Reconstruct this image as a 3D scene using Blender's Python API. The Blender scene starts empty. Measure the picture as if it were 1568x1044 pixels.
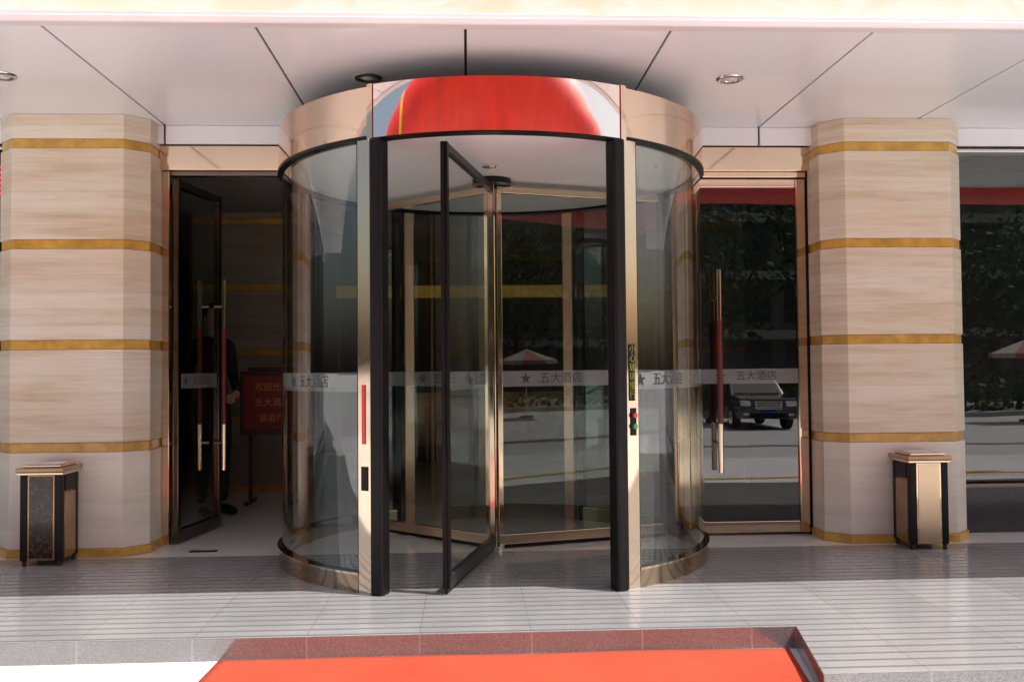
import bpy, bmesh, math, random
from mathutils import Vector, Matrix
random.seed(7)
S=bpy.context.scene
COL=S.collection
rad=math.radians
# ------------------------------------------------------------ materials
def new_mat(name):
    m=bpy.data.materials.new(name); m.use_nodes=True
    nt=m.node_tree; b=nt.nodes.get('Principled BSDF')
    return m,nt,b
def N(nt,t,**k):
    n=nt.nodes.new(t)
    for a,v in k.items(): setattr(n,a,v)
    return n
def coords(nt,scale=(1,1,1),loc=(0,0,0)):
    g=N(nt,'ShaderNodeNewGeometry'); mp=N(nt,'ShaderNodeMapping')
    mp.inputs['Scale'].default_value=scale; mp.inputs['Location'].default_value=loc
    nt.links.new(g.outputs['Position'],mp.inputs['Vector']); return mp.outputs['Vector']
def noise(nt,vec,scale,detail=4,rough=.55,dist=0):
    n=N(nt,'ShaderNodeTexNoise'); n.inputs['Scale'].default_value=scale
    n.inputs['Detail'].default_value=detail; n.inputs['Roughness'].default_value=rough
    n.inputs['Distortion'].default_value=dist
    nt.links.new(vec,n.inputs['Vector']); return n.outputs['Fac']
def ramp(nt,fac,stops):
    r=N(nt,'ShaderNodeValToRGB'); e=r.color_ramp.elements
    while len(e)>1: e.remove(e[-1])
    e[0].position=stops[0][0]; e[0].color=(*stops[0][1],1)
    for p,c in stops[1:]:
        q=e.new(p); q.color=(*c,1)
    nt.links.new(fac,r.inputs['Fac']); return r.outputs['Color']
def mixc(nt,fac,a,b,mode='MIX'):
    m=N(nt,'ShaderNodeMix',data_type='RGBA',blend_type=mode)
    if hasattr(fac,'links') or hasattr(fac,'is_linked'): nt.links.new(fac,m.inputs[0])
    else: m.inputs[0].default_value=fac
    for s,v in ((6,a),(7,b)):
        if isinstance(v,tuple): m.inputs[s].default_value=(*v,1)
        else: nt.links.new(v,m.inputs[s])
    return m.outputs[2]
def math_(nt,op,a,b=None,c=None):
    m=N(nt,'ShaderNodeMath',operation=op)
    for i,v in enumerate((a,b,c)):
        if v is None: continue
        if isinstance(v,(int,float)): m.inputs[i].default_value=v
        else: nt.links.new(v,m.inputs[i])
    return m.outputs[0]
def bump(nt,b,h,strength,dist=.01):
    n=N(nt,'ShaderNodeBump'); n.inputs['Strength'].default_value=strength; n.inputs['Distance'].default_value=dist
    nt.links.new(h,n.inputs['Height']); nt.links.new(n.outputs[0],b.inputs['Normal'])
def simple(name,col,rough=.5,metal=0,var=.12,nscale=6,bmp=0,coat=0,emit=None,spec=None):
    m,nt,b=new_mat(name)
    v=coords(nt); f=noise(nt,v,nscale,3)
    lo=tuple(c*(1-var) for c in col); hi=tuple(min(1,c*(1+var)) for c in col)
    nt.links.new(ramp(nt,f,[(.3,lo),(.7,hi)]),b.inputs['Base Color'])
    b.inputs['Roughness'].default_value=rough; b.inputs['Metallic'].default_value=metal
    b.inputs['Coat Weight'].default_value=coat; b.inputs['Coat Roughness'].default_value=.05
    if spec is not None: b.inputs['Specular IOR Level'].default_value=spec
    if bmp: bump(nt,b,noise(nt,v,nscale*12,3),bmp,.002)
    if emit:
        b.inputs['Emission Color'].default_value=(*col,1); b.inputs['Emission Strength'].default_value=emit
    return m
def mirror_metal(name,col,rough=.06,wav=.02,wscale=1.5):
    m,nt,b=new_mat(name)
    v=coords(nt)
    b.inputs['Metallic'].default_value=1
    nt.links.new(ramp(nt,noise(nt,v,3,3),[(.3,tuple(c*.93 for c in col)),(.7,col)]),b.inputs['Base Color'])
    r=math_(nt,'MULTIPLY_ADD',noise(nt,v,30,4),.06,rough-.03)
    nt.links.new(r,b.inputs['Roughness'])
    if wav: bump(nt,b,noise(nt,v,wscale,2),wav,.15)
    return m
def travertine(name,k=1.0):
    m,nt,b=new_mat(name)
    v=coords(nt,(.9,.9,11)); v2=coords(nt,(3,3,90)); v3=coords(nt,(1,1,3))
    f=noise(nt,v,1.3,5,.62,.15); f2=noise(nt,v2,1.6,4,.6,.2); f3=noise(nt,v3,.8,2)
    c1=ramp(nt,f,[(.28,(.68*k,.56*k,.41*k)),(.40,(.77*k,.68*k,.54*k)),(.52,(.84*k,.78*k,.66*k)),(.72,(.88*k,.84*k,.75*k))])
    c2=ramp(nt,f2,[(.3,(.84,.80,.75)),(.6,(1,1,1))])
    c=mixc(nt,.55,c1,c2,'MULTIPLY')
    c=mixc(nt,.55,c,ramp(nt,f3,[(.35,(1,.89,.78)),(.6,(1,1,1))]),'MULTIPLY')
    g=N(nt,'ShaderNodeNewGeometry'); sp=N(nt,'ShaderNodeSeparateXYZ'); nt.links.new(g.outputs['Position'],sp.inputs[0])
    zz=math_(nt,'DIVIDE',math_(nt,'ADD',sp.outputs[2],.035),.11)
    zi=math_(nt,'FLOOR',zz)
    cx=N(nt,'ShaderNodeCombineXYZ'); nt.links.new(zi,cx.inputs[0]); nt.links.new(math_(nt,'GREATER_THAN',sp.outputs[0],0),cx.inputs[1])
    wn=N(nt,'ShaderNodeTexWhiteNoise',noise_dimensions='2D'); nt.links.new(cx.outputs[0],wn.inputs['Vector'])
    tone=ramp(nt,wn.outputs['Value'],[(0,(.89,.84,.78)),(1,(1.0,1.0,1.0))])
    c=mixc(nt,.85,c,tone,'MULTIPLY')
    fr=math_(nt,'FRACT',zz); j=math_(nt,'LESS_THAN',fr,.03)
    c=mixc(nt,math_(nt,'MULTIPLY',j,.25),c,(.4,.3,.2))
    low=math_(nt,'LESS_THAN',sp.outputs[2],.69)
    c=mixc(nt,math_(nt,'MULTIPLY',low,.5),c,(.90*k,.87*k,.78*k))
    nt.links.new(c,b.inputs['Base Color'])
    b.inputs['Roughness'].default_value=.34
    bump(nt,b,f2,.12,.003)
    return m
M_trav=travertine('travertine'); M_trav_in=travertine('travertine_lobby_shaded',k=.4)  # lobby copy: same stone darkened, indoor shade put into its colour
M_gold=simple('ochre_stone_band',(.62,.35,.06),.3,0,.25,9,coat=.3)
M_copper=mirror_metal('rose_gold_mirror_steel',(.80,.60,.45),.07,.012)
M_coppersat=mirror_metal('rose_gold_satin_steel',(.78,.58,.40),.25,0)
M_ringm=mirror_metal('bronze_ring_steel',(.46,.33,.22),.12,.01)
M_mirror=mirror_metal('mirror_steel',(.97,.86,.80),.04,.016,1.6)
M_steel=mirror_metal('polished_steel',(.80,.76,.72),.12,0)
M_black=simple('black_anodised',(.009,.008,.008),.38,0,.2,20,spec=.25)
M_darkbr=mirror_metal('dark_bronze_steel',(.20,.15,.12),.15,.015)
M_ceil,_nt,_b=new_mat('ceiling_aluminium_panel')
_v=coords(_nt); _nt.links.new(ramp(_nt,noise(_nt,_v,.7,3),[(.3,(.91,.915,.94)),(.7,(.93,.935,.96))]),_b.inputs['Base Color'])
_b.inputs['Roughness'].default_value=.3; _b.inputs['Coat Weight'].default_value=.4; _b.inputs['Coat Roughness'].default_value=.1
M_seam=simple('seam_dark',(.02,.02,.02),.8)
M_white=simple('white_plaster',(.93,.93,.94),.6,0,.02,3)
M_lampwhite=simple('frosted_bulb',(.75,.75,.75),.4)
M_grey=simple('grey_metal',(.035,.035,.04),.4,.3)
M_toppan=simple('canopy_top_sheet',(.14,.14,.15),.4,.4)
M_fascia,_nt,_b=new_mat('cream_fascia_panel')
_v=coords(_nt,(1,1,2.2)); _f=noise(_nt,_v,1.6,3,.5,1.2)
_nt.links.new(ramp(_nt,_f,[(.35,(.90,.87,.68)),(.55,(.92,.91,.80)),(.7,(.90,.80,.60))]),_b.inputs['Base Color'])  # warm streaks in the colour stand in for soft glossy reflections
_b.inputs['Roughness'].default_value=.3
M_pink=simple('pale_pink_trim',(.82,.76,.75),.35,0,.05,2)
def striped(name,base,dark,rough,period=.09):
    m,nt,b=new_mat(name)
    g=N(nt,'ShaderNodeNewGeometry'); sp=N(nt,'ShaderNodeSeparateXYZ'); nt.links.new(g.outputs['Position'],sp.inputs[0])
    v=coords(nt)
    fy=math_(nt,'FRACT',math_(nt,'DIVIDE',math_(nt,'ADD',sp.outputs[1],20.02),period))
    gr=math_(nt,'LESS_THAN',fy,.22)
    jx=math_(nt,'LESS_THAN',math_(nt,'FRACT',math_(nt,'DIVIDE',math_(nt,'ADD',sp.outputs[0],20.12),.51)),.008)
    sp1=noise(nt,v,220,3,.7); sp2=noise(nt,v,2.2,4); sp4=noise(nt,v,14,4,.6)
    c=ramp(nt,sp1,[(.36,tuple(x*.7 for x in base)),(.5,base),(.62,tuple(min(1,x*1.35) for x in base))])
    c=mixc(nt,.5,c,ramp(nt,sp2,[(.3,(.70,.70,.72)),(.7,(1.15,1.14,1.12))]),'MULTIPLY')
    c=mixc(nt,math_(nt,'MULTIPLY',gr,.8),c,dark)
    ti=N(nt,'ShaderNodeTexWhiteNoise',noise_dimensions='2D'); cx=N(nt,'ShaderNodeCombineXYZ')
    nt.links.new(math_(nt,'FLOOR',math_(nt,'DIVIDE',math_(nt,'ADD',sp.outputs[0],20.12),.51)),cx.inputs[0])
    nt.links.new(math_(nt,'FLOOR',math_(nt,'DIVIDE',math_(nt,'ADD',sp.outputs[1],20.02),period*7)),cx.inputs[1])
    nt.links.new(cx.outputs[0],ti.inputs['Vector'])
    c=mixc(nt,.5,c,ramp(nt,ti.outputs['Value'],[(0,(.84,.84,.84)),(1,(1.1,1.1,1.1))]),'MULTIPLY')
    c=mixc(nt,math_(nt,'MULTIPLY',jx,.5),c,(.06,.06,.06))
    nt.links.new(c,b.inputs['Base Color'])
    rr=math_(nt,'MULTIPLY_ADD',gr,.3,rough); rr=math_(nt,'MULTIPLY_ADD',sp4,.14,math_(nt,'SUBTRACT',rr,.06))
    nt.links.new(rr,b.inputs['Roughness'])
    b.inputs['IOR'].default_value=1.85
    bump(nt,b,math_(nt,'SUBTRACT',1,gr),.25,.002)
    return m
M_floor=striped('grooved_granite',(.36,.36,.36),(.11,.11,.115),.09)
def granite(name,base,rough=.12,tiles=.51,ior=1.8,con=1):
    m,nt,b=new_mat(name); v=coords(nt)
    a=noise(nt,v,170,4,.75); d=noise(nt,v,3,3)
    c=ramp(nt,a,[(.38,tuple(x*(1-.75*con) for x in base)),(.5,base),(.6,tuple(min(1,x*(1+1.2*con)) for x in base))])
    c=mixc(nt,.5,c,ramp(nt,d,[(.3,(.75,.75,.75)),(.7,(1.1,1.1,1.1))]),'MULTIPLY')
    if tiles:
        g=N(nt,'ShaderNodeNewGeometry'); sp=N(nt,'ShaderNodeSeparateXYZ'); nt.links.new(g.outputs['Position'],sp.inputs[0])
        jx=math_(nt,'LESS_THAN',math_(nt,'FRACT',math_(nt,'DIVIDE',math_(nt,'ADD',sp.outputs[0],20.12),tiles)),.012)
        c=mixc(nt,jx,c,(.35,.33,.3))
    nt.links.new(c,b.inputs['Base Color']); b.inputs['Roughness'].default_value=rough; b.inputs['IOR'].default_value=ior
    return m
M_gran=granite('grey_granite',(.20,.195,.19),con=.4,ior=2.2,rough=.1); M_gran_dk=granite('black_granite',(.04,.04,.045),.1,0,con=.5)
M_cream=simple('cream_marble',(.92,.91,.86),.10,0,.04,3,coat=.4)
def paving(name,base,tx,ty,jc,rough=.7):
    m,nt,b=new_mat(name); v=coords(nt)
    br=N(nt,'ShaderNodeTexBrick'); br.offset=.5
    br.inputs['Scale'].default_value=1; br.inputs['Brick Width'].default_value=tx; br.inputs['Row Height'].default_value=ty
    br.inputs['Mortar Size'].default_value=.003; br.inputs['Color1'].default_value=(*base,1)
    br.inputs['Color2'].default_value=(*(x*.94 for x in base),1); br.inputs['Mortar'].default_value=(*jc,1)
    nt.links.new(v,br.inputs['Vector'])
    c=mixc(nt,.5,br.outputs['Color'],ramp(nt,noise(nt,v,180,3,.7),[(.35,(.65,.65,.65)),(.6,(1.1,1.1,1.1))]),'MULTIPLY')
    c=mixc(nt,.5,c,ramp(nt,noise(nt,v,1.2,5),[(.3,(.80,.79,.77)),(.7,(1.1,1.1,1.1))]),'MULTIPLY')
    nt.links.new(c,b.inputs['Base Color']); b.inputs['Roughness'].default_value=rough
    bump(nt,b,noise(nt,v,90,3),.2,.003)
    return m
M_pave=paving('white_granite_paving',(.82,.83,.84),1.2,1.2,(.4,.4,.4))
M_ground=paving('concrete_forecourt',(.62,.62,.61),5,5,(.35,.35,.34),.8)
M_carpet,_nt,_b=new_mat('red_carpet_pile'); _v=coords(_nt)
_f=noise(_nt,_v,420,3,.7); _d=noise(_nt,_v,2.5,5)
_c=ramp(_nt,_f,[(.3,(.40,.038,.014)),(.6,(.60,.082,.032))])
_c=mixc(_nt,.7,_c,ramp(_nt,_d,[(.3,(.80,.76,.76)),(.7,(1.08,1.2,1.25))]),'MULTIPLY')
_nt.links.new(_c,_b.inputs['Base Color']); _b.inputs['Roughness'].default_value=.95
bump(_nt,_b,_f,.5,.004)
M_redfab=simple('red_inflatable_fabric',(.72,.028,.012),.45,0,.15,1.2)
M_yellow=simple('yellow_fabric',(.8,.5,.04),.5)
def glass_mat(name,tint,r0,rough=.0,refl=(1,1,1)):
    m,nt,b=new_mat(name); nt.nodes.remove(b); out=nt.nodes['Material Output']
    lw=N(nt,'ShaderNodeLayerWeight'); lw.inputs['Blend'].default_value=.5
    p=math_(nt,'POWER',lw.outputs['Facing'],4.5)
    f=math_(nt,'MULTIPLY_ADD',p,1-r0,r0)
    tr=N(nt,'ShaderNodeBsdfTransparent'); tr.inputs[0].default_value=(*tint,1)
    gl=N(nt,'ShaderNodeBsdfGlossy'); gl.inputs['Color'].default_value=(*refl,1); gl.inputs['Roughness'].default_value=rough
    v=coords(nt); bn=N(nt,'ShaderNodeBump'); bn.inputs['Strength'].default_value=.014; bn.inputs['Distance'].default_value=.08
    nt.links.new(noise(nt,v,1.1,1),bn.inputs['Height']); nt.links.new(bn.outputs[0],gl.inputs['Normal'])
    mx=N(nt,'ShaderNodeMixShader'); nt.links.new(f,mx.inputs[0]); nt.links.new(tr.outputs[0],mx.inputs[1]); nt.links.new(gl.outputs[0],mx.inputs[2])
    nt.links.new(mx.outputs[0],out.inputs[0]); return m
M_glass=glass_mat('door_glass',(.72,.79,.76),.09)
M_glassd=glass_mat('tinted_glass',(.34,.39,.38),.12)
M_glassl=glass_mat('open_leaf_glass',(.60,.66,.63),.13)
M_glassc=glass_mat('curved_glass',(.76,.82,.78),.13)
def frost(name,a,col=(.62,.64,.64)):
    m,nt,b=new_mat(name); nt.nodes.remove(b); out=nt.nodes['Material Output']
    tr=N(nt,'ShaderNodeBsdfTransparent'); d=N(nt,'ShaderNodeBsdfDiffuse'); d.inputs[0].default_value=(*col,1)
    v=coords(nt); f=math_(nt,'MULTIPLY_ADD',noise(nt,v,8,2),.1,a-.05)
    mx=N(nt,'ShaderNodeMixShader'); nt.links.new(f,mx.inputs[0]); nt.links.new(tr.outputs[0],mx.inputs[1]); nt.links.new(d.outputs[0],mx.inputs[2])
    nt.links.new(mx.outputs[0],out.inputs[0]); return m
M_frost=frost('frosted_film',.36)
M_film_txt=simple('film_lettering',(.05,.055,.06),.6)
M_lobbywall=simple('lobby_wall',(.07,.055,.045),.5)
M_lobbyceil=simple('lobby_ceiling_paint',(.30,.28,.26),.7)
M_leaf,_nt,_b=new_mat('foliage'); _v=coords(_nt)
_nt.links.new(ramp(_nt,noise(_nt,_v,1.3,4),[(.3,(.018,.04,.010)),(.5,(.04,.08,.018)),(.75,(.08,.12,.03))]),_b.inputs['Base Color']); _b.inputs['Roughness'].default_value=.7
M_bark=simple('bark',(.07,.05,.035),.9,0,.4,8,.6)
# ------------------------------------------------------------ geometry helpers
def empty(name,loc=(0,0,0)):
    e=bpy.data.objects.new(name,None); e.location=loc; COL.objects.link(e); return e
def add(name,me,mat,parent):
    o=bpy.data.objects.new(name,me)
    if mat is not None:
        for mm in (mat if isinstance(mat,(list,tuple)) else [mat]): me.materials.append(mm)
    COL.objects.link(o)
    if parent: o.parent=parent
    return o
def from_bm(name,bm,mat,parent=None,smooth=False):
    me=bpy.data.meshes.new(name); bm.normal_update(); bm.to_mesh(me); bm.free()
    if smooth:
        for p in me.polygons: p.use_smooth=True
    return add(name,me,mat,parent)
def bevel_mod(o,w,seg=2):
    md=o.modifiers.new('bevel','BEVEL'); md.width=w; md.segments=seg; md.limit_method='ANGLE'; md.angle_limit=rad(30)
def box(name,x0,x1,y0,y1,z0,z1,mat,parent=None,bev=0):
    bm=bmesh.new(); bmesh.ops.create_cube(bm,size=1)
    for v in bm.verts:
        v.co=Vector(((x0+x1)/2+v.co.x*(x1-x0),(y0+y1)/2+v.co.y*(y1-y0),(z0+z1)/2+v.co.z*(z1-z0)))
    o=from_bm(name,bm,mat,parent)
    if bev: bevel_mod(o,bev)
    return o
def prism(name,pts,z0,z1,mat,parent=None,bev=0,mats_side=None):
    bm=bmesh.new()
    lo=[bm.verts.new((x,y,z0)) for x,y in pts]; hi=[bm.verts.new((x,y,z1)) for x,y in pts]
    bm.faces.new(hi); bm.faces.new(lo[::-1]); n=len(pts)
    for i in range(n):
        f=bm.faces.new((lo[i],lo[(i+1)%n],hi[(i+1)%n],hi[i]))
        if mats_side: f.material_index=1
    bmesh.ops.recalc_face_normals(bm,faces=bm.faces)
    o=from_bm(name,bm,[mat,mats_side] if mats_side else mat,parent)
    if bev: bevel_mod(o,bev)
    return o
def cyl(name,p0,p1,r,mat,parent=None,seg=24,r2=None):
    p0=Vector(p0); p1=Vector(p1); d=p1-p0
    bm=bmesh.new(); bmesh.ops.create_cone(bm,cap_ends=True,segments=seg,radius1=r,radius2=r if r2 is None else r2,depth=d.length)
    M=Matrix.Translation((p0+p1)/2)@d.to_track_quat('Z','Y').to_matrix().to_4x4()
    bmesh.ops.transform(bm,matrix=M,verts=bm.verts)
    for f in bm.faces: f.smooth=len(f.verts)==4
    for e in bm.edges:
        if any(len(f.verts)!=4 for f in e.link_faces): e.smooth=False
    return from_bm(name,bm,mat,parent)
def quad(name,pts,mat,parent=None):
    bm=bmesh.new(); bm.faces.new([bm.verts.new(p) for p in pts]); return from_bm(name,bm,mat,parent)
def sphere(name,c,r,mat,parent=None,sc=(1,1,1),seg=24):
    bm=bmesh.new(); bmesh.ops.create_uvsphere(bm,u_segments=seg,v_segments=seg//2,radius=r)
    for v in bm.verts: v.co=Vector((c[0]+v.co.x*sc[0],c[1]+v.co.y*sc[1],c[2]+v.co.z*sc[2]))
    return from_bm(name,bm,mat,parent,True)
CX,CY,R=.17,6.35,1.38
def dp(a,r): a=rad(a); return (CX+r*math.sin(a),CY-r*math.cos(a))
def arc(name,r0,r1,a0,a1,z0,z1,mat,parent,step=1.5):
    n=max(2,int(abs(a1-a0)/step)); bm=bmesh.new()
    def strip(ra,za,rb,zb):
        pr=None
        for i in range(n+1):
            a=a0+(a1-a0)*i/n; x,y=dp(a,ra); X,Y=dp(a,rb)
            c=(bm.verts.new((x,y,za)),bm.verts.new((X,Y,zb)))
            if pr:
                f=bm.faces.new((pr[0],c[0],c[1],pr[1])); f.smooth=True
            pr=c
    if r0==r1: strip(r1,z0,r1,z1)
    else:
        strip(r1,z0,r1,z1); strip(r1,z1,r0,z1); strip(r0,z1,r0,z0); strip(r0,z0,r1,z0)
        if abs(a1-a0)<359:
            for a in (a0,a1):
                p,q=dp(a,r0),dp(a,r1)
                bm.faces.new([bm.verts.new(t) for t in ((*p,z0),(*q,z0),(*q,z1),(*p,z1))])
    return from_bm(name,bm,mat,parent)
def disc(name,c,r,z,mat,parent,seg=96,down=True):
    bm=bmesh.new(); vs=[bm.verts.new((c[0]+r*math.cos(2*math.pi*i/seg),c[1]+r*math.sin(2*math.pi*i/seg),z)) for i in range(seg)]
    bm.faces.new(vs if not down else vs[::-1]); return from_bm(name,bm,mat,parent)
def text_mesh(s,size):
    cu=bpy.data.curves.new('t','FONT'); cu.body=s; cu.size=size; cu.align_x='CENTER'; cu.align_y='CENTER'
    o=bpy.data.objects.new('t',cu); COL.objects.link(o); bpy.context.view_layer.update()
    me=bpy.data.meshes.new_from_object(o.evaluated_get(bpy.context.evaluated_depsgraph_get()))
    bpy.data.objects.remove(o); return me
def star_pts(cx,cz,r):
    return [(cx+(r if i%2==0 else r*.4)*math.sin(i*math.pi/5),cz+(r if i%2==0 else r*.4)*math.cos(i*math.pi/5)) for i in range(10)]
def lettering(name,parent,fn,size=.085,mat=None):
    me=text_mesh('五大酒店',size)
    for v in me.vertices:
        u,w=v.co.x+.04,v.co.y; v.co=Vector(fn(u,w))
    me.materials.clear(); o=add(name,me,mat or M_film_txt,parent)
    bm=bmesh.new(); bm.faces.new([bm.verts.new(fn(a,b)) for a,b in star_pts(-.22,0,.042)])
    from_bm(name+'_star',bm,mat or M_film_txt,parent)
ZS0,ZS1=1.08,1.185
# ------------------------------------------------------------ ground
def ground():
    xs=[-400,-60,-20,0,20,60,400]; prof=[(-400,-.75),(-60,-.75),(-12,-.75),(-9,-.62),(-5,-.34),(-2,-.12),(0,-.108),(5,-.108),(60,-.108),(400,-.108)]
    bm=bmesh.new(); g=[[bm.verts.new((x,y,z)) for x in xs] for y,z in prof]
    for j in range(len(prof)-1):
        for i in range(len(xs)-1): bm.faces.new((g[j][i],g[j][i+1],g[j+1][i+1],g[j+1][i]))
    from_bm('ground',bm,M_ground)
ground()
quad('pavement',[(-14,-.0,-.103),(14,-.0,-.103),(14,4.5,-.103),(-14,4.5,-.103)],M_pave)
quad('road',[(-120,-25.2,-.745),(120,-25.2,-.745),(120,-21.8,-.745),(-120,-21.8,-.745)],simple('asphalt',(.06,.06,.062),.85,0,.2,40))
mk=empty('painted_parking_marking')
My=simple('yellow_road_paint',(.6,.38,.04),.7)
quad('stripe_1',[(2.3,2.55,-.098),(6.5,2.0,-.098),(6.5,2.12,-.098),(2.3,2.67,-.098)],My,mk)
for i in range(5):
    x=4+i*2.6
    quad('stripe_%d'%(i+2),[(x,-21.5,-.744),(x+.12,-21.5,-.744),(x+.12,-16,-.744),(x,-16,-.744)],My,mk)
prism('entrance_platform',[(-9,4.36),(1.51,4.36),(1.38,3.68),(9,3.68),(9,6.28),(-9,6.28)],-.3,0,M_floor,None,.004,M_gran)
def carpet():
    bm=bmesh.new(); nx,ny=60,140; x0,x1,y0,y1=-1.13,1.37,-1.5,4.345
    rows=[]
    for j in range(ny+1):
        y=y0+(y1-y0)*j/ny; row=[]
        for i in range(nx+1):
            x=x0+(x1-x0)*i/nx
            if i==nx: x+=max(0,(y-3.68))*.15
            z=-.094+.0035*math.sin(x*5+y*2.3)*math.sin(y*3.1+x)+.002*math.sin(y*9+x*2)
            row.append(bm.verts.new((x+.004*math.sin(y*6),y,z)))
        rows.append(row)
    for j in range(ny):
        for i in range(nx): bm.faces.new((rows[j][i],rows[j][i+1],rows[j+1][i+1],rows[j+1][i]))
    o=from_bm('red_carpet',bm,M_carpet,None,True)
    md=o.modifiers.new('s','SOLIDIFY'); md.thickness=.006; md.offset=-1
carpet()
# ------------------------------------------------------------ hotel building
H=empty('hotel_building')
box('lobby_floor',-9,9,6.282,15,-.3,0,M_cream,H)
ZC=2.9
xs=[-9.36+1.04*i for i in range(19)]
box('soffit_backing',-9.3,9.3,4.72,6.9,ZC+.02,ZC+.06,M_seam,H)
for i in range(18):
    box('soffit_panel_%d'%i,xs[i]+.007,xs[i+1]-.007,4.70,6.62,ZC,ZC+.018,M_ceil,H,.002)
    box('fascia_panel_%d'%i,xs[i]+.007,xs[i+1]-.007,6.60,6.62,2.772,ZC-.002,M_ceil,H,.002)
box('fascia_backing',-9.3,9.3,6.622,6.64,2.775,ZC,M_seam,H)
box('canopy_lip',-9.4,9.4,4.63,4.698,ZC-.004,ZC+.035,M_pink,H,.006)
box('canopy_lip_upper',-9.4,9.4,4.655,4.70,ZC+.037,ZC+.065,M_pink,H,.006)
box('canopy_front',-9.4,9.4,4.69,4.9,ZC+.067,4.3,M_fascia,H,.01)
box('upper_wall',-12,12,4.92,5.3,4.2,16,M_trav,H)
for k in range(3):
    for i in range(8):
        x=-10.2+i*2.7; z=5.4+k*3.3
        box('upper_window_%d_%d'%(k,i),x,x+1.7,4.89,4.95,z,z+1.8,M_gran_dk,H)
        box('upper_window_sill_%d_%d'%(k,i),x-.08,x+1.78,4.80,4.918,z-.08,z-.01,M_white,H,.01)
box('canopy_slab',-9.4,9.4,4.92,6.9,3.0,3.2,M_white,H)
for i,(x,y) in enumerate([(-2.65,5.5),(-.57,5.5),(1.56,5.48),(3.7,5.5)]):
    L=empty('ceiling_downlight' if i==0 else 'ceiling_downlight.%03d'%i,(0,0,0))
    bm=bmesh.new(); n=32
    def ring(r,z): return [bm.verts.new((x+r*math.cos(2*math.pi*k/n),y+r*math.sin(2*math.pi*k/n),z)) for k in range(n)]
    rs=[ring(.082,ZC-.001),ring(.075,ZC-.012),ring(.055,ZC-.012),ring(.045,ZC+.012)]
    for a,b in zip(rs,rs[1:]):
        for k in range(n): bm.faces.new((a[k],a[(k+1)%n],b[(k+1)%n],b[k]))
    from_bm('trim_ring',bm,M_steel,L,True)
    sphere('bulb',(x,y,ZC+.004),.038,M_lampwhite,L,(1,1,.5))
box('transom_left',-2.13,-1.0,6.645,6.74,2.60,2.770,M_copper,H,.003)
box('transom_right',1.34,2.47,6.645,6.74,2.60,2.770,M_copper,H,.003)
for s,(a,b) in (('left',(-9,-3.1)),('right',(3.47,9))):
    box('plinth_'+s,a,b,6.66,6.9,0,.32,M_gran_dk,H)
    box('plinth_cap_'+s,a,b,6.64,6.9,.322,.35,M_darkbr,H,.004)
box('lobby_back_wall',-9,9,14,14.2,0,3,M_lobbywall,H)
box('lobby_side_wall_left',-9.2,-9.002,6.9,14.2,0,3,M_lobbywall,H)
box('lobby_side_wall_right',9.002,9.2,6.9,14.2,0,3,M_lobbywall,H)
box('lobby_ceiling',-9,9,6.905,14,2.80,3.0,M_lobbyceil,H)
mgc=simple('gold_cove',(.75,.42,.05),.4,0,.5,2.5,emit=.10)
box('lobby_gold_band',-1.9,2.2,13.8,13.95,2.25,2.42,mgc,H,.01)
def window(name,x0,x1):
    W=empty(name)
    quad('pane',[(x0,6.72,.352),(x1,6.72,.352),(x1,6.72,2.74),(x0,6.72,2.74)],M_glassd,W)
    box('head',x0,x1,6.665,6.76,2.74,2.768,M_steel,W,.003)
    n=4
    for i in range(n+1):
        x=x0+(x1-x0)*i/n
        if i>0: box('mullion_%d'%i,x-.03,x+.03,6.70,6.76,.352,2.738,M_darkbr,W,.003)
    box('rail',x0,x1,6.70,6.73,.40,.42,M_darkbr,W)
    return W
window('shop_window',3.475,9); wl=window('shop_window.001',-9,-3.11)
box('shop_partition_right',3.5,8.9,7.6,7.65,0,2.79,M_lobbywall,H)
box('shop_partition_left',-8.9,-3.2,7.6,7.65,0,2.79,M_lobbywall,H)
led=empty('led_sign')
box('case',-3.75,-3.12,6.60,6.65,2.35,2.72,M_black,led,.005)
mled=simple('red_led',(.9,.03,.03),.4,0,.1,4,emit=.9)
bm=bmesh.new()
for r in range(9):
    for c in range(18):
        if random.random()<.6:
            x=-3.73+c*.034; z=2.38+r*.036
            q=[bm.verts.new(p) for p in ((x,6.597,z),(x+.02,6.597,z),(x+.02,6.597,z+.02),(x,6.597,z+.02))]; bm.faces.new(q)
from_bm('led_dots',bm,mled,led)
# ------------------------------------------------------------ pillars
def pillar(name,x0,x1,yf,yb,c,tm,zt=2.899,bands=((.0,.055),(.68,.742),(1.35,1.412),(2.01,2.072),(2.675,2.737))):
    P=empty(name)
    def pl(o,name,z0,z1,m):
        pts=[(x0-c-o,yb),(x0-c-o,yf+c-o*.4),(x0-o*.4,yf-o),(x1+o*.4,yf-o),(x1+c+o,yf+c-o*.4),(x1+c+o,yb)]
        prism(name,pts,z0,z1,m,P,.004)
    z=bands[0][1]
    pl(.012,'base_band',bands[0][0]+.001,bands[0][1],M_gold)
    for i,(a,b) in enumerate(bands[1:]):
        pl(0,'shaft_%d'%i,z+.001,a-.001,tm); pl(-.008,'ochre_band_%d'%i,a,b,M_gold); z=b
    pl(0,'capital',z+.001,zt,tm)
    return P
pillar('stone_pillar',-2.98,-2.257,6.32,6.74,.133,M_trav)
pillar('stone_pillar.001',2.59,3.33,6.34,6.76,.133,M_trav)
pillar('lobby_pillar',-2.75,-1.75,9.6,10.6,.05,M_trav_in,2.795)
pillar('lobby_pillar.001',2.0,2.9,9.8,10.6,.05,M_trav_in,2.795)
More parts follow.
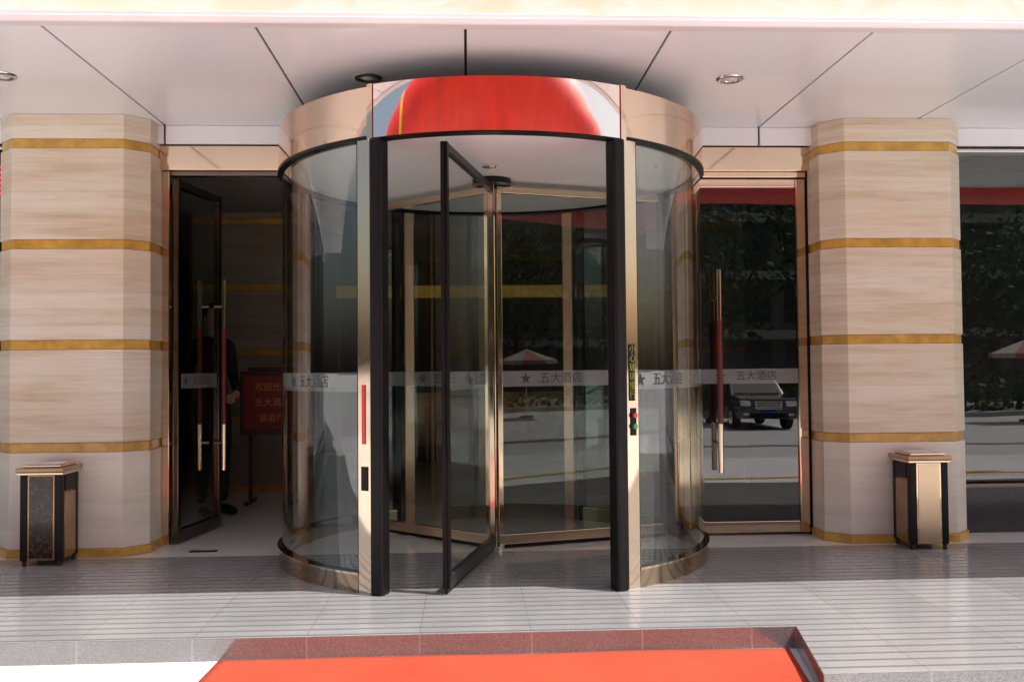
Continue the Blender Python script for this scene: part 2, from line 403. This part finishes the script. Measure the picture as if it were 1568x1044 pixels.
# ------------------------------------------------------------ revolving door
D=empty('revolving_door')
arc('canopy_drum',1.33,1.395,30.2,329.8,2.472,2.74,M_copper,D)
arc('canopy_front_panel',1.33,1.405,-28.6,28.6,2.455,2.745,M_mirror,D,1)
for s in (-1,1):
    arc('canopy_joint_%d'%s,1.33,1.412,s*28.7,s*30.1,2.45,2.748,M_copper,D,.5)
    arc('lower_lip_%d'%s,1.33,1.402,s*30.2,s*179.9,2.452,2.470,M_black,D)
disc('canopy_top',(CX,CY),1.39,2.735,M_toppan,D,down=False)
disc('soffit_disc',(CX,CY),1.345,2.475,M_white,D)
arc('head_joint_line',1.33,1.409,-28.6,28.6,2.446,2.453,M_black,D,1)
cyl('soffit_lamp',(CX-.02,5.9,2.462),(CX-.02,5.9,2.474),.05,M_steel,D)
def local_box(name,a,r,w,d,z0,z1,mat,bev=.004):
    x,y=dp(a,r); o=box(name,-w/2,w/2,-d/2,d/2,z0,z1,mat,D,bev); o.location=(x,y,0); o.rotation_euler=(0,0,rad(a)); return o
for s in (-1,1):
    local_box('black_post_%d'%s,s*28.0,1.375,.075,.085,.0,2.45,M_black,.012)
    arc('post_cover_%d'%s,1.34,1.398,s*29.8,s*33.2,.0,2.45,M_copper,D,.5)
    arc('inner_edge_%d'%s,1.36,1.385,s*33.3,s*33.9,.1,2.45,M_black,D,.3)
    arc('curved_glass_%d'%s,1.375,1.375,s*34,s*147,.10,2.452,M_glassc,D,2)
    arc('film_band_%d'%s,1.371,1.371,s*34,s*147,ZS0,ZS1,M_frost,D,2)
    arc('base_ring_%d'%s,1.34,1.40,s*33.3,s*147,.0,.095,M_ringm,D)
    arc('base_trim_%d'%s,1.34,1.405,s*33.3,s*147,.096,.108,M_copper,D)
    local_box('wall_mullion_%d'%s,s*106,1.38,.03,.07,.0,2.45,M_coppersat)
    local_box('back_post_%d'%s,s*152,1.375,.09,.08,.0,2.45,M_coppersat,.01)
    local_box('back_post_black_%d'%s,s*147.8,1.375,.05,.06,.0,2.45,M_black,.008)
for s,a0 in ((1,44),(-1,-52)):
    def fn(u,w,a0=a0):
        x,y=dp(a0+math.degrees(u/1.38),1.378); return (x,y,(ZS0+ZS1)/2+w)
    lettering('lettering_%d'%s,D,fn,.08)
def wing(k,ang,frame,rail,edge):
    W=[]
    def lb(n,x0,x1,y0,y1,z0,z1,m,b=.003):
        o=box('wing%d_%s'%(k,n),x0,x1,y0,y1,z0,z1,m,D,b); W.append(o)
    L=1.285
    lb('top_rail',.03,L,-.018,.018,2.385,2.43,rail)
    lb('bottom_rail',.03,L,-.02,.02,.03,.095,rail)
    lb('outer_stile',L-.035,L+.002,-.02,.02,.028,2.432,edge)
    lb('inner_stile',.028,.062,-.017,.017,.096,2.384,frame)
    lb('brush',L+.003,L+.02,-.004,.004,.03,2.43,M_black)
    lb('sweep',.03,L,-.006,.006,.005,.029,M_black)
    g=quad('wing%d_glass'%k,[(.062,0,.096),(L-.035,0,.096),(L-.035,0,2.384),(.062,0,2.384)],M_glass,D); W.append(g)
    g=quad('wing%d_film'%k,[(.062,-.004,ZS0),(L-.035,-.004,ZS0),(L-.035,-.004,ZS1),(.062,-.004,ZS1)],M_frost,D); W.append(g)
    n0=set(bpy.data.objects)
    sgn=1 if math.cos(ang)>=0 else -1
    lettering('wing%d_text'%k,D,lambda u,w:(.45+sgn*u,-.006 if sgn>0 else .006,(ZS0+ZS1)/2+w),.08)
    W+= [o for o in bpy.data.objects if o not in n0]
    for o in W: o.location=(CX,CY,0); o.rotation_euler=(0,0,ang)
A0=math.atan2(-1.2,-.28)
wing(0,A0,M_copper,M_grey,M_black)
wing(1,A0+rad(120),M_copper,M_coppersat,M_black)
wing(2,A0-rad(120),M_copper,M_coppersat,M_black)
cyl('pivot_shaft',(CX,CY,.02),(CX,CY,2.44),.022,M_copper,D)
cyl('pivot_head',(CX,CY,2.435),(CX,CY,2.474),.13,M_black,D)
cyl('pivot_foot',(CX,CY,.0),(CX,CY,.03),.07,M_steel,D)
def on_cover(name,a,z0,z1,w,mat,dr=.004):
    return local_box(name,a,1.40,w,.006,z0,z1,mat,.0015)
on_cover('warning_sticker',31.3,1.02,1.33,.04,M_black)
mlg=simple('sticker_green',(.28,.38,.05),.6)
for i,t in enumerate('小心玻璃慢行'):
    me=text_mesh(t,.048)
    for v in me.vertices: v.co=Vector((v.co.x,-.004,v.co.y))
    me.materials.clear(); o=add('sticker_char_%d'%i,me,mlg,D)
    x,y=dp(31.3,1.4015); o.location=(x,y,1.30-i*.05); o.rotation_euler=(0,0,rad(31.3))
on_cover('switch_plate',31.6,.83,.98,.04,M_black)
for z,m in ((.94,simple('red_button',(.7,.02,.02),.3,coat=.5)),(.88,simple('green_button',(.02,.4,.08),.3,coat=.5))):
    x,y=dp(31.6,1.40); x2,y2=dp(31.6,1.42); cyl('button',(x,y,z),(x2,y2,z),.014,m,D)
on_cover('red_label',-31.6,.80,1.12,.024,simple('red_label',(.75,.02,.02),.2,coat=.5))
on_cover('lock_box',-31.4,.55,.68,.045,M_black)
# ------------------------------------------------------------ side doors
M_maroon=simple('maroon_reflection',(.16,.012,.015),.35,0,.2,10,coat=.4)  # base colour stands in for a red reflection on the copper bar
def handle(x,y,parent):
    cyl('handle_upper',(x,y,1.53),(x,y,1.89),.019,M_copper,parent)
    cyl('handle_middle',(x,y,.80),(x,y,1.53),.020,M_maroon,parent)  # middle of the bar, reflected red painted as its colour
    cyl('handle_lower',(x,y,.455),(x,y,.80),.019,M_copper,parent)
    sy=1 if y<0 else -1
    for z in (.66,1.69): cyl('handle_bracket_%d'%int(z*100),(x,y,z),(x,y+sy*.075,z),.011,M_steel,parent)
def leaf(name,w,loc,ang,hx,fr,gm,sw=.07):
    L=empty(name)
    box('hinge_stile',0,sw,-.022,.022,.02,2.55,fr,L,.004)
    box('lock_stile',w-sw,w,-.022,.022,.02,2.55,fr,L,.004)
    box('top_rail',sw+.002,w-sw-.002,-.02,.02,2.49,2.548,fr,L,.004)
    box('bottom_rail',sw+.002,w-sw-.002,-.02,.02,.022,.10,fr,L,.004)
    quad('pane',[(sw,0,.1),(w-sw,0,.1),(w-sw,0,2.49),(sw,0,2.49)],gm,L)
    quad('film',[(sw,-.004,ZS0),(w-sw,-.004,ZS0),(w-sw,-.004,ZS1),(sw,-.004,ZS1)],M_frost,L)
    lettering('lettering',L,lambda u,v:(w*.52+u,-.007,(ZS0+ZS1)/2+v),.075)
    handle(hx,-.095,L); handle(hx,.095,L)
    L.location=loc; L.rotation_euler=(0,0,ang); return L
leaf('glass_door',.70,(-2.04,6.72,0),rad(80),.58,M_darkbr,M_glassl,.045)
leaf('glass_door.001',.86,(1.58,6.72,0),0,.20,M_copper,M_glassd)
fr=empty('door_frame')
box('jamb_left',-2.122,-2.075,6.69,6.75,.0,2.598,M_copper,fr,.004)
box('jamb_drum',-1.19,-1.14,6.69,6.75,.0,2.598,M_darkbr,fr,.004)
box('head',-2.073,-1.192,6.69,6.75,2.57,2.598,M_darkbr,fr,.003)
fr2=empty('door_frame.001')
box('jamb_right',2.444,2.454,6.69,6.75,.0,2.598,M_black,fr2,.002)
box('jamb_drum',1.49,1.575,6.69,6.75,.0,2.598,M_copper,fr2,.004)
box('head',1.576,2.442,6.69,6.75,2.56,2.598,M_copper,fr2,.003)
box('floor_drain_grate',-1.86,-1.68,6.42,6.47,.001,.006,M_grey)
# ------------------------------------------------------------ trash bins
M_wood=simple('gold_brown_panel',(.40,.24,.11),.2,.5,.25,5,coat=.6)
M_emper,_nt,_b=new_mat('dark_emperador'); _v=coords(_nt)
_nt.links.new(ramp(_nt,noise(_nt,_v,26,6,.6,2),[(.35,(.012,.007,.005)),(.56,(.04,.02,.012)),(.63,(.13,.08,.045)),(.67,(.03,.016,.01))]),_b.inputs['Base Color']); _b.inputs['Roughness'].default_value=.12
def bin_(name,cx,yf,panel,surround):
    B=empty(name,(cx,yf+.135,0)); w,d,h=.128,.125,.61
    def bb(n,x0,x1,y0,y1,z0,z1,m,b=.004): return box(n,x0,x1,y0,y1,z0,z1,m,B,b)
    for sx in (-1,1):
        for sy in (-1,1):
            cyl('foot_%d_%d'%(sx,sy),(sx*(w-.02),sy*(d-.02),.0),(sx*(w-.02),sy*(d-.02),.034),.013,M_grey,B,16)
            bb('corner_%d_%d'%(sx,sy),w-.044 if sx>0 else -w, w if sx>0 else -w+.044, (d-.04) if sy>0 else -d,(d) if sy>0 else -d+.04,.035,h-.046,M_black)
    bb('body_core',-w+.01,w-.01,-d+.012,d-.012,.036,h-.046,M_wood)
    for sy in (-1,1):
        y0,y1=(-d-.002,-d+.010) if sy<0 else (d-.010,d+.002)
        bb('panel_front_%d'%sy,-w+.056,w-.056,y0,y1,.05,h-.055,panel,.003)
        bb('panel_surround_%d'%sy,-w+.046,w-.046,y0+.004,y1-.004,.04,h-.047,surround,.003)
    for sx in (-1,1):
        x0,x1=(-w-.002,-w+.010) if sx<0 else (w-.010,w+.002)
        bb('panel_side_%d'%sx,x0,x1,-d+.045,d-.045,.05,h-.16,M_wood,.003)
        bb('slot_%d'%sx,x0+.001*sx,x1+.001*sx,-d+.05,d-.05,h-.15,h-.05,M_black,.003)
    bb('lid',-w-.02,w+.02,-d-.022,d+.022,h-.028,h,M_wood,.006)
    bb('lid_trim',-w-.012,w+.012,-d-.012,d+.012,h-.045,h-.029,M_copper,.003)
    bb('ash_tray',-w+.01,w-.01,-d+.01,d-.01,h+.001,h+.016,M_copper,.005)
    bb('ash_sand',-w+.03,w-.03,-d+.03,d-.03,h+.017,h+.019,M_lampwhite,.0)
    return B
bin_('trash_bin',-2.655,6.03,M_emper,M_wood)
bin_('trash_bin.001',3.00,6.06,M_coppersat,M_copper)
# ------------------------------------------------------------ notice board inside
nb=empty('notice_board',(-1.78,8.75,0))
M_redb=simple('red_board',(.20,.018,.012),.5); M_wd=simple('dark_wood',(.05,.02,.014),.4)
box('board',-.26,.26,-.02,.01,.66,1.16,M_redb,nb,.004)
for a in ((-.29,.29,1.16,1.20),(-.29,.29,.62,.66)): box('frame_h',a[0],a[1],-.03,.02,a[2],a[3],M_wd,nb,.005)
for x in (-.29,.26): box('frame_v',x,x+.03,-.03,.02,.661,1.159,M_wd,nb,.004)
prism('crest',[(-.22,-.03),(.22,-.03),(.22,.02),(-.22,.02)],1.201,1.23,M_wd,nb,.01)
for x in (-.2,.2): box('leg',x-.015,x+.015,-.012,.012,.031,.619,M_wd,nb,.003); box('foot',x-.02,x+.02,-.18,.18,0.0,.03,M_wd,nb,.004)
mg=simple('gold_text',(.6,.30,.04),.5)
for i,t in enumerate(('欢迎光临','五大酒店','宴会厅')):
    me=text_mesh(t,.08)
    for v in me.vertices: v.co=Vector((v.co.x,-.023,1.05-i*.14+v.co.y))
    me.materials.clear(); add('line_%d'%i,me,mg,nb)
rd=empty('reception_desk')
box('front',-.8,2.2,12.4,12.9,0,1.05,M_lobbywall,rd,.01); box('counter_top',-.9,2.3,12.3,13,1.052,1.1,M_gran_dk,rd,.01); box('kick',-.75,2.15,12.38,12.399,.2,.9,M_wood,rd,.005)
# ------------------------------------------------------------ person
def skin_body(name,verts,edges,mat,parent,sub=2):
    me=bpy.data.meshes.new(name); me.from_pydata([v[0] for v in verts],edges,[]); o=add(name,me,mat,parent)
    md=o.modifiers.new('skin','SKIN'); md.use_smooth_shade=True
    for i,v in enumerate(verts):
        r=v[1]; me.skin_vertices[0].data[i].radius=(r if isinstance(r,tuple) else (r,r)); me.skin_vertices[0].data[i].use_root=(i==0)
    s=o.modifiers.new('sub','SUBSURF'); s.levels=sub; s.render_levels=sub
    return o
P=empty('person',(-2.13,8.05,0)); P.rotation_euler=(0,0,rad(50))
M_suit=simple('black_suit',(.012,.012,.015),.8); M_skin=simple('skin',(.55,.33,.22),.5,0,.06); M_hair=simple('hair',(.01,.008,.007),.5)
V=[((0,0,.96),(.145,.10)),((0,.01,1.12),(.125,.095)),((0,0,1.33),(.155,.105)),((0,.01,1.45),(.09,.07)),((0,.0,1.50),.058),
 ((-.165,.01,1.425),.06),((-.225,.04,1.17),.048),((-.11,-.17,1.03),.035),
 ((.165,.01,1.425),.06),((.225,.04,1.17),.048),((.11,-.17,1.03),.035),
 ((-.085,0,.88),.09),((-.10,-.01,.50),.062),((-.105,.02,.10),.045),((.085,0,.88),.09),((.10,-.01,.50),.062),((.105,.02,.10),.045)]
E=[(0,1),(1,2),(2,3),(3,4),(3,5),(5,6),(6,7),(3,8),(8,9),(9,10),(0,11),(11,12),(12,13),(0,14),(14,15),(15,16)]
skin_body('suit_body',V,E,M_suit,P)
for s in (-1,1):
    skin_body('shoe_%d'%s,[((s*.105,.03,.055),.045),((s*.11,-.07,.04),.042),((s*.115,-.15,.032),.032)],[(0,1),(1,2)],M_black,P)
    pv=[((s*.11,-.17,1.03),.022),((s*.07,-.205,1.0),(.034,.018)),((s*.045,-.22,.985),(.032,.016))]; pe=[(0,1),(1,2)]
    skin_body('palm_%d'%s,pv,pe,M_skin,P)
    for f in range(4):
        z=1.012-f*.019; L=(.9,1,.95,.75)[f]
        skin_body('finger_%d_%d'%(s,f),[((s*.05,-.215,z),.009),((s*.02,-.232-s*.012,z-.006),.009),((s*.02-s*.025*L,-.23-s*.012,z-.014),.0085),((s*.02-s*.045*L,-.22-s*.012,z-.02),.007)],[(0,1),(1,2),(2,3)],M_skin,P,1)
    skin_body('thumb_%d'%s,[((s*.085,-.20,1.02),.011),((s*.06,-.225,1.035),.010),((s*.035,-.238,1.03),.0085)],[(0,1),(1,2)],M_skin,P,1)
skin_body('neck',[((0,.0,1.47),.055),((0,-.008,1.56),.052)],[(0,1)],M_skin,P)
bm=bmesh.new(); bmesh.ops.create_uvsphere(bm,u_segments=28,v_segments=20,radius=1)
for v in bm.verts:
    x,y,z=v.co; w=.076*(1-.18*max(0,-z))
    v.co=Vector((x*w, y*.096*(1-.1*max(0,-z))-.012-.008*max(0,-z), 1.645+z*.118))
    if y<-.7 and abs(x)<.22 and -.35<z<.12: v.co.y-=.018*(1-abs(x)/.22)
from_bm('head',bm,M_skin,P,True)
bm=bmesh.new(); bmesh.ops.create_uvsphere(bm,u_segments=28,v_segments=20,radius=1)
for v in list(bm.verts):
    x,y,z=v.co; v.co=Vector((x*.083,y*.103-.004,1.66+z*.115))
bmesh.ops.delete(bm,geom=[v for v in bm.verts if v.co.z<1.60 or (v.co.y<-.03 and v.co.z<1.715)],context='VERTS')
from_bm('hair',bm,M_hair,P,True)
for s in (-1,1):
    sphere('eye_%d'%s,(s*.03,-.098,1.65),.011,M_lampwhite,P,seg=12); sphere('pupil_%d'%s,(s*.03,-.107,1.65),.005,M_black,P,seg=12)
    sphere('ear_%d'%s,(s*.077,.0,1.64),.028,M_skin,P,(.35,.6,1),12)
sphere('mouth',(0,-.105,1.588),.02,simple('lips',(.4,.12,.1),.5),P,(1,.3,.25),12)
# ------------------------------------------------------------ surroundings behind the photographer
AR=empty('inflatable_arch')
def tube(name,pts,r,mat,parent):
    cu=bpy.data.curves.new(name,'CURVE'); cu.dimensions='3D'; cu.bevel_depth=r; cu.bevel_resolution=6; cu.use_fill_caps=True
    sp=cu.splines.new('POLY'); sp.points.add(len(pts)-1)
    for p,c in zip(sp.points,pts): p.co=(*c,1)
    o=bpy.data.objects.new(name,cu); cu.materials.append(mat); COL.objects.link(o); o.parent=parent; return o
tube('tube',[(-15,-4.2,-.25),(-15,-4.2,3.2),(-14.6,-4.2,4.2),(-13.6,-4.2,5.1),(-12.6,-4.2,5.35),(12.6,-4.2,5.35),(13.6,-4.2,5.1),(14.6,-4.2,4.2),(15,-4.2,3.2),(15,-4.2,-.25)],1.08,M_redfab,AR)
cyl('yellow_ring',(-9.5,-4.2,5.35),(-9.15,-4.2,5.35),1.1,M_yellow,AR,32)
def tree_mesh(seed,h,cr):
    rnd=random.Random(seed); bm=bmesh.new()
    def limb(p0,p1,r0,r1):
        d=Vector(p1)-Vector(p0); M=Matrix.Translation((Vector(p0)+Vector(p1))/2)@d.to_track_quat('Z','Y').to_matrix().to_4x4()
        bmesh.ops.create_cone(bm,cap_ends=True,segments=8,radius1=r0,radius2=r1,depth=d.length,matrix=M)
    limb((0,0,0),(0,0,h*.45),.2,.13); tips=[]
    for i in range(9):
        a=i*2.4+rnd.random(); r=cr*rnd.uniform(.45,.95); z=h*rnd.uniform(.36,.9)
        p=(r*math.cos(a),r*math.sin(a),z); limb((0,0,h*rnd.uniform(.28,.36)),p,.09,.03); tips.append(Vector(p))
    tips.append(Vector((0,0,h*.93)))
    for t in tips:
        for k in range(7):
            c=t+Vector((rnd.gauss(0,1),rnd.gauss(0,1),rnd.gauss(0,.8)))*cr*.3
            for l in range(26):
                q=c+Vector((rnd.gauss(0,.5),rnd.gauss(0,.5),rnd.gauss(0,.38)))
                s=rnd.uniform(.14,.25); n=Vector((rnd.gauss(0,1),rnd.gauss(0,1),rnd.gauss(0,1))).normalized(); u=n.orthogonal().normalized()*s; w=n.cross(u)
                f=bm.faces.new([bm.verts.new(q+a_) for a_ in (u,w*.6,-u,-w*.6)]); f.material_index=1
    me=bpy.data.meshes.new('tree'); bm.to_mesh(me); bm.free(); me.materials.append(M_bark); me.materials.append(M_leaf); return me
tm=[tree_mesh(1,10.5,3.4),tree_mesh(5,12,3.9),tree_mesh(9,9.5,3.2)]
for i in range(15):
    o=bpy.data.objects.new('street_tree' if i==0 else 'street_tree.%03d'%i,tm[i%3]); COL.objects.link(o)
    o.location=(-38+i*5.5+random.uniform(-1,1),-28-random.uniform(0,4),-.75); o.rotation_euler=(0,0,i*1.7); s=random.uniform(.95,1.2); o.scale=(s,s,s)
hd=bmesh.new()
def leafq(q,s):
    n=Vector((random.gauss(0,1),random.gauss(0,1),random.gauss(0,1))).normalized(); u=n.orthogonal().normalized()*s; w=n.cross(u)
    hd.faces.new([hd.verts.new(q+a_) for a_ in (u,w*.7,-u,-w*.7)])
for k in range(5000): leafq(Vector((random.uniform(-45,45),-26.5+random.gauss(0,.4),-.75+random.uniform(0,1.6))),random.uniform(.12,.24))
from_bm('hedge',hd,M_leaf)
OB=empty('office_building')
M_ob=simple('render_wall',(.16,.145,.13),.8)
M_obl=simple('spandrel_strip',(.42,.40,.36),.7)
box('walls',-70,60,-60,-39,-.75,14,M_ob,OB)
for k in range(4):
    box('spandrel_%d'%k,-70.1,60.1,-39.2,-38.85,2.75+k*3.3,3.25+k*3.3,M_obl,OB)
    for i in range(38):
        x=-68+i*3.3; box('window_%d_%d'%(k,i),x,x+2.5,-39.05,-38.95,.4+k*3.3,2.6+k*3.3,M_gran_dk,OB)
box('cornice',-70.5,60.5,-60,-38.5,14.002,14.6,M_obl,OB)
M_paint=simple('black_car_paint',(.015,.017,.025),.25,0,.1,2,coat=1)
M_head=simple('headlamp',(.75,.78,.8),.1,.3); M_tyre=simple('tyre',(.02,.02,.02),.8)
def suv(name,loc,rot,paint):
    C=empty(name,loc); C.rotation_euler=(0,0,rot)
    prof=[(-2.2,.35),(-2.25,.75),(-2.1,.98),(-1.15,1.08),(-.55,1.62),(-.2,1.70),(1.5,1.68),(1.9,1.5),(2.2,1.05),(2.25,.45),(2.15,.33)]
    bm=bmesh.new(); rows=[]
    for yy,sc in ((-.9,.97),(-.86,1),(.86,1),(.9,.97)):
        rows.append([bm.verts.new(((yy*(1-.2*max(0,(z-1.0)/.7))),x,z*sc if z>.5 else z)) for x,z in prof])
    for a,b in zip(rows,rows[1:]):
        for i in range(len(prof)): j=(i+1)%len(prof); bm.faces.new((a[i],a[j],b[j],b[i]))
    bm.faces.new(rows[0]); bm.faces.new(rows[-1][::-1]); bmesh.ops.recalc_face_normals(bm,faces=bm.faces)
    o=from_bm('body',bm,paint,C); bevel_mod(o,.05,3)
    quad('windscreen',[(-.72,-1.13,1.12),(.72,-1.13,1.12),(.62,-.60,1.60),(-.62,-.60,1.60)],M_gran_dk,C)
    for s in (-1,1):
        quad('side_glass_%d'%s,[(s*.905,-.85,1.08),(s*.905,1.7,1.08),(s*.80,1.35,1.52),(s*.80,-.45,1.52)],M_gran_dk,C)
        box('headlamp_%d'%s,s*.70-.16,s*.70+.16,-2.27,-2.1,.74,.9,M_head,C,.03)
        box('mirror_%d'%s,s*.98-.1,s*.98+.1,-.85,-.72,1.1,1.24,paint,C,.03)
        box('fog_%d'%s,s*.7-.08,s*.7+.08,-2.265,-2.2,.46,.53,M_head,C,.01)
        for y in (-1.4,1.4):
            cyl('tyre',(s*.72,y,.35),(s*.93,y,.35),.35,M_tyre,C,32); cyl('rim',(s*.925,y,.35),(s*.94,y,.35),.22,M_steel,C,24)
    box('grille',-.42,.42,-2.28,-2.2,.66,.90,M_steel,C,.02)
    for i in range(4): box('grille_slot_%d'%i,-.38,.38,-2.285,-2.27,.69+i*.05,.715+i*.05,M_black,C)
    box('bumper_intake',-.55,.55,-2.26,-2.2,.38,.52,M_black,C,.01); box('plate',-.22,.22,-2.295,-2.27,.54,.64,simple('plate_blue',(.02,.05,.35),.4),C,.003)
suv('parked_car',(9.2,-17.5,-.745),math.pi,M_paint)
PA=empty('parasol',(19,-18,-.745))
cyl('pole',(0,0,0),(0,0,2.5),.025,M_steel,PA); cyl('foot',(0,0,0),(0,0,.08),.28,M_gran_dk,PA)
bm=bmesh.new(); n=8; top=bm.verts.new((0,0,2.75)); rr=[bm.verts.new((1.2*math.cos(i*math.pi/4),1.2*math.sin(i*math.pi/4),2.3)) for i in range(n)]
lo=[bm.verts.new((1.2*math.cos(i*math.pi/4),1.2*math.sin(i*math.pi/4),2.15)) for i in range(n)]
for i in range(n):
    f=bm.faces.new((top,rr[i],rr[(i+1)%n])); f.material_index=i%2; f=bm.faces.new((rr[i],lo[i],lo[(i+1)%n],rr[(i+1)%n])); f.material_index=i%2
from_bm('cover',bm,[simple('faded_red_canvas',(.45,.12,.09),.7),simple('canvas',(.5,.45,.4),.7)],PA)
# ------------------------------------------------------------ light
w=bpy.data.worlds.new('World'); S.world=w; w.use_nodes=True; nt=w.node_tree
sunv=Vector((1.6,-.62,2.9)).normalized()
sky=nt.nodes.new('ShaderNodeTexSky'); sky.sky_type='NISHITA'; sky.sun_disc=False
sky.sun_elevation=math.asin(sunv.z); sky.sun_rotation=math.atan2(sunv.x,sunv.y); sky.air_density=1.3; sky.dust_density=5.0
bg=nt.nodes['Background']; nt.links.new(sky.outputs[0],bg.inputs[0]); bg.inputs[1].default_value=.15
sl=bpy.data.lights.new('sun','SUN'); sl.energy=5; sl.angle=rad(.5); sl.color=(1,.98,.95)
so=bpy.data.objects.new('sun',sl); COL.objects.link(so); so.rotation_euler=sunv.to_track_quat('Z','Y').to_euler()
# ------------------------------------------------------------ camera
cd=bpy.data.cameras.new('camera'); co=bpy.data.objects.new('camera',cd); COL.objects.link(co); S.camera=co
cd.lens=33.3; cd.sensor_width=36; cd.clip_end=1500; cd.clip_start=.05
yaw=math.atan(68/1450); pitch=math.atan(42.5/1450)
Rm=Matrix.Rotation(-yaw,4,'Z')@Matrix.Rotation(math.pi/2+pitch,4,'X')@Matrix.Rotation(-.0085,4,'Z')
co.matrix_world=Matrix.Translation((0,0,1.2))@Rm
S.view_settings.view_transform='Standard'; S.view_settings.look='None'; S.view_settings.exposure=0
